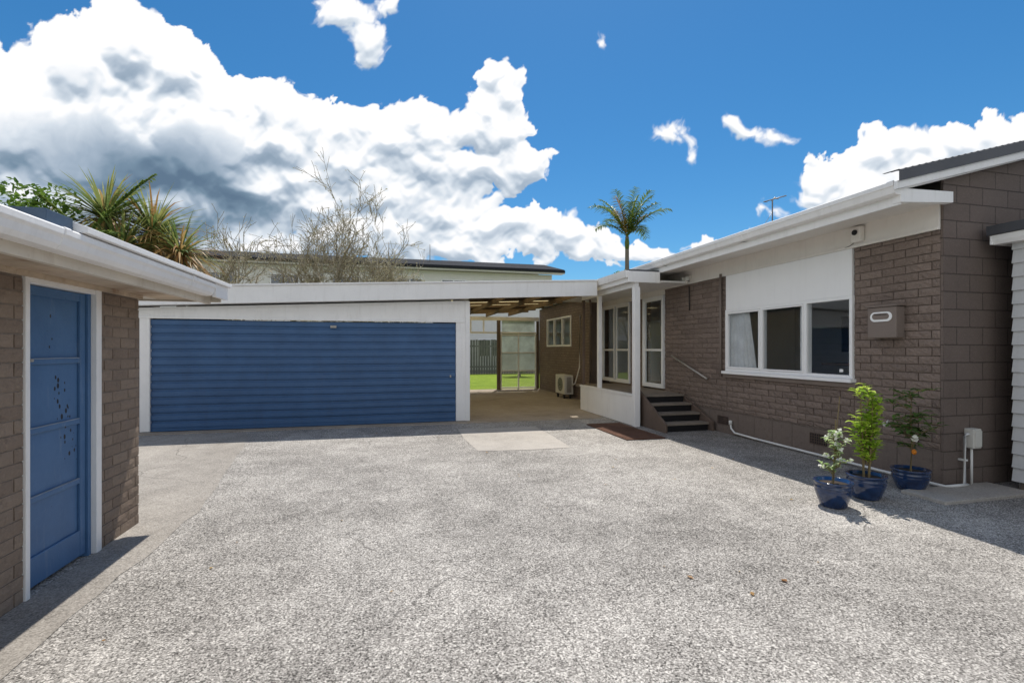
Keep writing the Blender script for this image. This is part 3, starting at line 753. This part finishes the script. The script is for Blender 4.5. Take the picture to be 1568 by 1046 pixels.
def leafy(name,cx,cy,cz,R,n,size,mat,seed,lobes=9,sq=.8):
    random.seed(seed); e=empty(name)
    V=[];Fc=[]; LB=[]
    for i in range(lobes):
        v=rv().normalized()*R*random.uniform(.35,.8); v.z*=sq; LB.append((Vector((cx,cy,cz))+v,R*random.uniform(.25,.45)))
    tube_geo(V,Fc,[(cx,cy,-.1),(cx+.1,cy,cz*.5),(cx,cy,cz-.3*R)],[R*.12,R*.09,R*.06],8)
    for c,r in LB: tube_geo(V,Fc,[(cx,cy,cz-.4*R),tuple(Vector((cx,cy,cz-.3*R)).lerp(c,.5)+Vector((0,0,.05))),tuple(c)],[R*.05,R*.03,R*.012],5)
    mesh('trunk_and_limbs',V,Fc,M['trunk'],e,smooth=True)
    V=[];Fc=[]
    for i in range(n):
        c,r=random.choice(LB); v=rv(); v=v.normalized()*(v.length**.5)*r
        leaf(V,Fc,c+v,rv()+Vector((0,0,.6)),size*random.uniform(.6,1.2),.5)
    mesh('foliage',V,Fc,mat,e,fix=False); return e
leafy('citrus_tree',-8.0,13.2,4.45,1.2,1700,.17,M['leafgreen'],5,11)
leafy('citrus_tree',-10.2,13.4,5.3,1.3,1500,.17,M['leafgreen'],8,9)
leafy('round_shrub',12.2,23.5,5.0,1.3,2200,.2,M['leafgreen'],9,10,.5)
leafy('garden_shrub',3.2,28.5,.9,1.0,1200,.16,M['leafdark'],12,8,.8)
leafy('garden_shrub',7.0,26.5,1.1,1.2,1600,.16,M['leafgreen'],13,8,.8)
def bare(cx,cy,h,spread,seed):
    random.seed(seed); e=empty('bare_tree'); V=[];Fc=[];TV=[];TF=[];LV=[];LF=[]
    def grow(p,d,L,r,lev):
        seg=4 if lev<3 else 3; P=[p.copy()]; R=[r]; q=p.copy()
        for i in range(seg):
            d=(d+rv()*.30+Vector((0,0,.03))).normalized(); q=q+d*L/seg; P.append(q.copy()); R.append(r*(1-.5*(i+1)/seg))
        if lev<2: tube_geo(V,Fc,P,R,6)
        else: tube_geo(TV,TF,P,[max(x,.0085) for x in R],3)
        if lev>=3:
            for i in range(2):
                if random.random()<.55: leaf(LV,LF,P[random.randint(1,seg)]+rv()*.08,rv(),random.uniform(.05,.10),.5)
        if lev<4:
            nb=[8,5,5,4][lev]
            for i in range(nb):
                k=random.randint(1 if lev else 2,seg); ax=rv().normalized()
                nd=(d+ax*random.uniform(.6,1.2)*spread+Vector((0,0,.15))).normalized()
                grow(P[k],nd,L*random.uniform(.45,.68) if lev else L*random.uniform(.5,.72),R[k]*.6,lev+1)
    grow(Vector((cx,cy,-.1)),Vector((random.uniform(-.1,.1),0,1)),h*.60,.13,0)
    mesh('limbs',V,Fc,M['twig'],e,smooth=True); mesh('twigs',TV,TF,M['twig'],e,fix=False); mesh('sparse_leaves',LV,LF,M['twigleaf'],e,fix=False)
for (px,Y,ht,sp,sd) in ((365,21,5.3,1.0,1),(425,22,5.8,.95,2),(487,21,6.6,1.05,3),(525,20.5,5.6,1.0,6),(582,22,6.1,1.0,4),(624,21,4.9,.9,5)):
    t=(px-784)/F; q=(.9703*t+.2419)/(.9703-.2419*t)
    bare(q*Y,Y,ht,sp,sd)

def pot(e,cx,cy,R,h):
    lathe('pot',e,cx,cy,[(R*.62,.0),(R*.70,.012),(R*.80,h*.25),(R*.93,h*.5),(R*.985,h*.66),(R*.96,h*.70),(R*1.0,h*.74),(R*.99,h*.80),(R*.94,h*.84),(R*1.0,h*.90),(R*1.04,h*.95),(R*1.04,h),(R*.92,h),(R*.9,h*.86)],M['glaze'],40)
    lathe('soil',e,cx,cy,[(R*.9,h*.80),(R*.89,h*.865),(.01,h*.88)],M['soil'],24)
def sprig(SV,SF,LV,LF,base,tip,nleaf,ls,asp,up=.4,spread=1.):
    base=Vector(base);tip=Vector(tip); mid=base.lerp(tip,.5)+rv()*.03
    P=[base,mid,tip]; tube_geo(SV,SF,P,[.007,.005,.002],5)
    for i in range(nleaf):
        t=(i+.5)/nleaf; t=.15+.85*t
        c=base.lerp(mid,t*2) if t<.5 else mid.lerp(tip,(t-.5)*2)
        az=i*2.4+random.uniform(-.4,.4); d=Vector((math.cos(az)*spread,math.sin(az)*spread,up+random.uniform(-.3,.4)))
        b=len(LV); L=ls*random.uniform(.7,1.15); q=c.copy(); d.normalize(); s=d.cross(Vector((0,0,1))).normalized(); dd=d.copy()
        ws=[.15,.85,1.,.6,.02]
        for k in range(5):
            w=L*asp*ws[k]/2
            LV.append(q-s*w+Vector((0,0,w*.35))); LV.append(q); LV.append(q+s*w+Vector((0,0,w*.35)))
            q=q+dd*L/4; dd=(dd+Vector((0,0,-.22))).normalized()
        for k in range(4):
            LF.append((b+3*k,b+3*k+1,b+3*k+4,b+3*k+3)); LF.append((b+3*k+1,b+3*k+2,b+3*k+5,b+3*k+4))
random.seed(5)
p1=empty('potted_plant'); c1=(4.24,3.87); pot(p1,*c1,.165,.255)
SV=[];SF=[];LV=[];LF=[];FV=[];FF=[]
tube_geo(SV,SF,[(c1[0],c1[1],.2),(c1[0]+.02,c1[1],.5),(c1[0]+.03,c1[1],.85)],[.009,.008,.005],6)
tube_geo(SV,SF,[(c1[0]-.02,c1[1],.2),(c1[0]+.08,c1[1],1.08)],[.004,.004],5)
for i in range(16):
    z=random.uniform(.32,.75); a=random.uniform(0,6.28); r=random.uniform(.06,.15)
    tp=(c1[0]+.02+r*math.cos(a),c1[1]+r*math.sin(a),z+random.uniform(0,.10))
    sprig(SV,SF,LV,LF,(c1[0]+.02,c1[1],z-.05),tp,8,.075,.45)
    if random.random()<.8:
        for k in range(7): leaf(FV,FF,Vector(tp)+rv()*.022,rv(),.04,.7)
mesh('stems',SV,SF,M['stem'],p1); mesh('leaves',LV,LF,M['leafpale'],p1,fix=False,smooth=True); mesh('flowers',FV,FF,M['flower'],p1,fix=False)
p2=empty('potted_plant'); c2=(4.81,4.0); pot(p2,*c2,.175,.25)
SV=[];SF=[];LV=[];LF=[]
for i in range(4):
    a=i*1.57; tube_geo(SV,SF,[(c2[0]+.03*math.cos(a),c2[1]+.03*math.sin(a),.2),(c2[0]+.05*math.cos(a),c2[1]+.05*math.sin(a),.6),(c2[0]+.07*math.cos(a),c2[1]+.07*math.sin(a),1.0)],[.010,.008,.004],6)
for i in range(48):
    z=random.uniform(.40,1.08); a=random.uniform(0,6.28); r=random.uniform(.04,.13)
    sprig(SV,SF,LV,LF,(c2[0]+.04*math.cos(a),c2[1]+.04*math.sin(a),z-.06),(c2[0]+r*math.cos(a),c2[1]+r*math.sin(a),z+random.uniform(.02,.16)),10,.11,.40,.5)
mesh('stems',SV,SF,M['stem'],p2); mesh('leaves',LV,LF,M['leaflime'],p2,fix=False,smooth=True)
p3=empty('potted_plant'); c3=(5.57,4.12); pot(p3,*c3,.175,.235)
SV=[];SF=[];LV=[];LF=[];FV=[];FF=[]
tube_geo(SV,SF,[(c3[0],c3[1],.18),(c3[0]+.02,c3[1],.5),(c3[0]+.0,c3[1],.8),(c3[0]+.03,c3[1],1.08)],[.012,.010,.008,.004],6)
for i in range(30):
    z=random.uniform(.48,1.12); a=random.uniform(0,6.28); r=random.uniform(.10,.28)*(1.1-.3*abs(z-.75))
    tp=(c3[0]+r*math.cos(a),c3[1]+r*math.sin(a),z+random.uniform(-.05,.12))
    sprig(SV,SF,LV,LF,(c3[0]+.01,c3[1],z-.05),tp,6,.115,.42,.2)
    if i in (3,9): 
        for k in range(14): leaf(FV,FF,Vector(tp)+rv()*.03,rv(),.055,.7)
mesh('stems',SV,SF,M['stem'],p3); mesh('leaves',LV,LF,M['leafdark'],p3,fix=False,smooth=True); mesh('flowers',FV,FF,M['flower'],p3,fix=False)
lathe('fruit',p3,c3[0]-.03,c3[1]-.06,[(.004,.40),(.018,.41),(.024,.43),(.018,.45),(.004,.46)],M['orange'],12)
random.seed(9); V=[];Fc=[]
for i in range(40):
    x=random.uniform(-2,5.5); y=random.uniform(1.5,9.5); leaf(V,Fc,(x,y,.008),(random.uniform(-.2,.2),random.uniform(-.2,.2),1),random.uniform(.02,.06),.6)
mesh('fallen_leaves',V,Fc,M['leafdry'],fix=False)

# ------------------------------------------------------------ CLOUDS (far dome, vertex coloured)
def hsh(ix,iy,s):
    h=(ix.astype(np.int64)*374761393+iy.astype(np.int64)*668265263+s*974634777)&0xffffffff
    h=((h^(h>>13))*1274126177)&0xffffffff
    h=(h^(h>>16))&0xffffffff
    return h/4294967295.0
def vnoise(x,y,s):
    ix=np.floor(x);iy=np.floor(y);fx=x-ix;fy=y-iy
    fx=fx*fx*fx*(fx*(fx*6-15)+10);fy=fy*fy*fy*(fy*(fy*6-15)+10)
    a=hsh(ix,iy,s);b=hsh(ix+1,iy,s);c=hsh(ix,iy+1,s);d=hsh(ix+1,iy+1,s)
    return (a*(1-fx)+b*fx)*(1-fy)+(c*(1-fx)+d*fx)*fy
def fbm(x,y,o,s,g=.5):
    t=0;a=1;n=0
    for i in range(o):
        t=t+a*vnoise(x,y,s+i);n+=a;a*=g;x=x*2.03+3.1;y=y*2.03+1.7
    return t/n
def worley(x,y,s):
    ix=np.floor(x);iy=np.floor(y);m=np.full(x.shape,9.)
    for i in (-1,0,1):
        for j in (-1,0,1):
            cx=ix+i;cy=iy+j
            d=(cx+hsh(cx,cy,s)-x)**2+(cy+hsh(cx,cy,s+50)-y)**2
            m=np.minimum(m,d)
    return np.sqrt(m)
def blur(a,n):
    k=np.ones(n)/n
    a=np.apply_along_axis(lambda m:np.convolve(m,k,'same'),0,a)
    return np.apply_along_axis(lambda m:np.convolve(m,k,'same'),1,a)
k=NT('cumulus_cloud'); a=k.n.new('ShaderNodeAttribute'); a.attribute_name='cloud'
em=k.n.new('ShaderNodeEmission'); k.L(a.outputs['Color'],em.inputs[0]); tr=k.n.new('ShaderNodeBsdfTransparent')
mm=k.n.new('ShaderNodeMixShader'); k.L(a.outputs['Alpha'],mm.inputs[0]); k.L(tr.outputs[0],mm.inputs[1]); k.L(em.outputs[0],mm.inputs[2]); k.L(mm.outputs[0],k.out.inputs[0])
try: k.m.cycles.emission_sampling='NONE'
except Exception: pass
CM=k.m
def cloudmesh(name,dx,dy,dz,R,G,B,al,par):
    nr,nc=dx.shape; RD=1500.
    co=np.stack([dx*RD,dy*RD,dz*RD+H],-1).reshape(-1,3)
    idx=np.arange(nr*nc).reshape(nr,nc); am=al>.004
    cell=am[:-1,:-1]|am[1:,:-1]|am[:-1,1:]|am[1:,1:]
    q=np.stack([idx[:-1,:-1][cell],idx[:-1,1:][cell],idx[1:,1:][cell],idx[1:,:-1][cell]],-1)
    used=np.unique(q); remap=np.zeros(nr*nc,dtype=np.int64); remap[used]=np.arange(len(used)); q=remap[q]
    me=bpy.data.meshes.new(name); me.vertices.add(len(used)); me.vertices.foreach_set('co',co[used].astype(np.float32).ravel())
    nq=len(q); me.loops.add(nq*4); me.loops.foreach_set('vertex_index',q.astype(np.int32).ravel())
    me.polygons.add(nq); me.polygons.foreach_set('loop_start',(np.arange(nq)*4).astype(np.int32))
    try: me.polygons.foreach_set('loop_total',np.full(nq,4,dtype=np.int32))
    except Exception: pass
    me.update(calc_edges=True)
    at=me.color_attributes.new('cloud','FLOAT_COLOR','POINT')
    at.data.foreach_set('color',np.stack([R,G,B,al],-1).reshape(-1,4)[used].astype(np.float32).ravel())
    me.materials.append(CM); link(bpy.data.objects.new(name,me),par)
ce=empty('clouds')
STEP=.085
AZ=np.radians(np.arange(-46,74,STEP)); EL=np.radians(np.arange(0.5,47,STEP))
A,E=np.meshgrid(AZ,EL)
dx=np.cos(E)*np.sin(A); dy=np.cos(E)*np.cos(A); dz=np.sin(E)
r_=dx*math.cos(TH)-dy*math.sin(TH); f_=np.maximum(.12,dx*math.sin(TH)+dy*math.cos(TH))
U=784+F*r_/f_; W_=535-F*dz/f_
wu=U+60*(fbm(U/90,W_/90,4,1)-.5)+14*(fbm(U/22,W_/22,3,11)-.5); wv=W_+60*(fbm(U/90,W_/90,4,5)-.5)+14*(fbm(U/22,W_/22,3,15)-.5)
CB=[(20,190,110,110),(110,110,90,80),(190,75,70,75),(270,120,70,75),(330,150,70,60),(400,165,60,50),(455,185,50,35),(150,220,160,120),(300,230,140,100),(60,330,150,90),(230,330,150,70),(380,290,110,60),(420,215,90,50),(-80,200,120,150),(-120,330,140,100),
 (530,215,50,40),(545,260,75,45),(600,225,50,45),(640,185,38,35),(660,215,50,40),(710,200,45,35),(745,170,32,35),(760,120,24,26),(785,140,24,26),(770,205,40,35),(800,250,40,28),(740,265,60,30),(650,265,70,35),(450,275,80,40),(480,320,80,40),(590,310,80,35),(680,325,70,28),(760,345,60,24),(830,355,55,24),(870,362,38,22),(600,350,90,28),(520,370,110,28),(700,375,80,22),(400,385,130,25),(820,385,50,12),
 (525,15,38,18),(552,60,24,40),(560,95,14,18),(500,8,25,14),(605,8,22,14),(1030,215,24,17),(1143,205,20,10),(1066,243,9,14),(1208,212,12,7),(1178,315,16,13),(920,62,6,8),
 (1285,275,45,32),(1245,310,22,22),(1340,250,50,32),(1410,232,45,30),(1480,222,40,28),(1540,215,40,34),(1600,210,60,45),(1700,230,110,70),(1330,310,80,40),(1450,280,100,50),(1050,380,50,9),(1100,370,26,7),(945,385,40,8),(930,360,14,9),(1000,390,60,8)]
acc=np.zeros(U.shape)
for (cx,cy,rx,ry) in CB:
    q=np.sqrt(((wu-cx)/rx)**2+((wv-cy)/ry)**2)
    acc+=np.exp(np.clip((1-q)*min(rx,ry)/9.,-50,14))
sdm=9*np.log(acc+1e-20)
bil=(.55-worley(wu/46,wv/46,21))*15+(.5-worley(wu/22,wv/22,31))*9+(.5-worley(wu/10,wv/10,41))*5
det=(fbm(wu/26,wv/26,5,61,.6)-.5)*22
S=sdm+bil+det
soft=2.5+12*np.clip(fbm(U/70,W_/70,2,77)-.52,0,1)*2
small=((U>860)&(W_<340)&(U<1230))|((U>470)&(U<640)&(W_<130))
soft=np.where(small,12,soft)
al=np.clip((S+1)/soft,0,1); al=al*al*(3-2*al)
hgt=np.clip(S,0,60)
def up(a,deg):
    n=int(deg/STEP); b=np.zeros_like(a); b[:-n]=a[n:]; return b
ha=blur(hgt,3); hb=blur(hgt,7); hc=blur(hgt,17)
g0=(ha-up(ha,.2))/3.; g1=(hb-up(hb,.45))/5.; g2=(hc-up(hc,1.2))/16.
thick=np.zeros_like(S)
hs_=np.clip(blur(np.clip(S,0,40),9)/40,0,1)
for d in (1.5,3,4.5,6,8): thick+=up(hs_,d)/5
lit=.95+.07*np.clip(g0,-1,1)+.15*np.clip(g1,-1,1)+.16*np.clip(g2,-1,1)-.27*thick**1.4  # sunlit tops and shaded undersides are painted into the cloud colour
belly_shade=np.exp(-(((U-235)/140)**2+((W_-275)/60)**2))*.48+np.exp(-(((U-50)/110)**2+((W_-240)/40)**2))*.13+np.exp(-(((U-340)/130)**2+((W_-335)/38)**2))*.22
belly_shade*= .55+.9*(fbm(U/60,W_/60,4,91)-.2)
lit=np.clip(lit-belly_shade*np.clip(S/30,0,1),0,1)
lit=np.clip(lit+.09*(fbm(wu/14,wv/14,4,99)-.5),0,1)
xs=[0,.25,.5,.75,.92,1]
R=np.interp(lit,xs,[.12,.19,.38,.70,.95,1.03]); G=np.interp(lit,xs,[.19,.28,.47,.77,.97,1.03]); B=np.interp(lit,xs,[.28,.38,.58,.85,1.0,1.04])
cloudmesh('cumulus_bank',dx,dy,dz,R,G,B,al,ce)
AZ=np.radians(np.arange(74,314.5,.7)); EL=np.radians(np.arange(4,62,.7))  # unseen glowing clouds behind the camera, added as neutral fill light
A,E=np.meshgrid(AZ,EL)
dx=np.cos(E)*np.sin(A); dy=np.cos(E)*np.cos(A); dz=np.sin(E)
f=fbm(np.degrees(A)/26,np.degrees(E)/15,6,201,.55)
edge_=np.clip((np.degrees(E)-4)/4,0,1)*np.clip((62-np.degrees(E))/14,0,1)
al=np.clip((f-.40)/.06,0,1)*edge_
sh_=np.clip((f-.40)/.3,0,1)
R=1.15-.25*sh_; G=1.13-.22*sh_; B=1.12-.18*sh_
cloudmesh('fill_cloud_dome',dx,dy,dz,R,G,B,al,ce)

# ------------------------------------------------------------ WORLD + SUN + CAMERA
sd=Vector((.16,.42,1)).normalized()
el=math.asin(sd.z); az=math.atan2(sd.x,sd.y)
w=bpy.data.worlds.new('World'); sc.world=w; w.use_nodes=True
t=w.node_tree; t.nodes.clear()
sky=t.nodes.new('ShaderNodeTexSky'); sky.sky_type='NISHITA'; sky.sun_disc=False; sky.sun_elevation=el; sky.sun_rotation=az
sky.air_density=1.0; sky.dust_density=.3; sky.ozone_density=2.5
mu=t.nodes.new('ShaderNodeMix'); mu.data_type='RGBA'; mu.blend_type='MULTIPLY'; mu.inputs[0].default_value=1; t.links.new(sky.outputs[0],mu.inputs[6]); mu.inputs[7].default_value=(.68,.90,1.0,1)
hsv=t.nodes.new('ShaderNodeHueSaturation'); hsv.inputs['Saturation'].default_value=1.18; t.links.new(mu.outputs[2],hsv.inputs['Color'])
b1=t.nodes.new('ShaderNodeBackground'); b1.inputs[1].default_value=.112; t.links.new(hsv.outputs[0],b1.inputs[0])
wo=t.nodes.new('ShaderNodeOutputWorld'); t.links.new(b1.outputs[0],wo.inputs[0])
sl=bpy.data.lights.new('sun','SUN'); sl.energy=4.7; sl.angle=math.radians(.5); sl.color=(1,.945,.86)
so=link(bpy.data.objects.new('sun',sl)); so.rotation_euler=sd.to_track_quat('Z','Y').to_euler(); so.location=(0,0,20)
cd=bpy.data.cameras.new('camera'); cd.lens=F/1568*36; cd.sensor_width=36; cd.clip_start=.05; cd.clip_end=3000; cd.shift_y=12/1568
co=link(bpy.data.objects.new('camera',cd)); co.location=(0,0,H); co.rotation_euler=(math.radians(90),0,-TH)
sc.camera=co
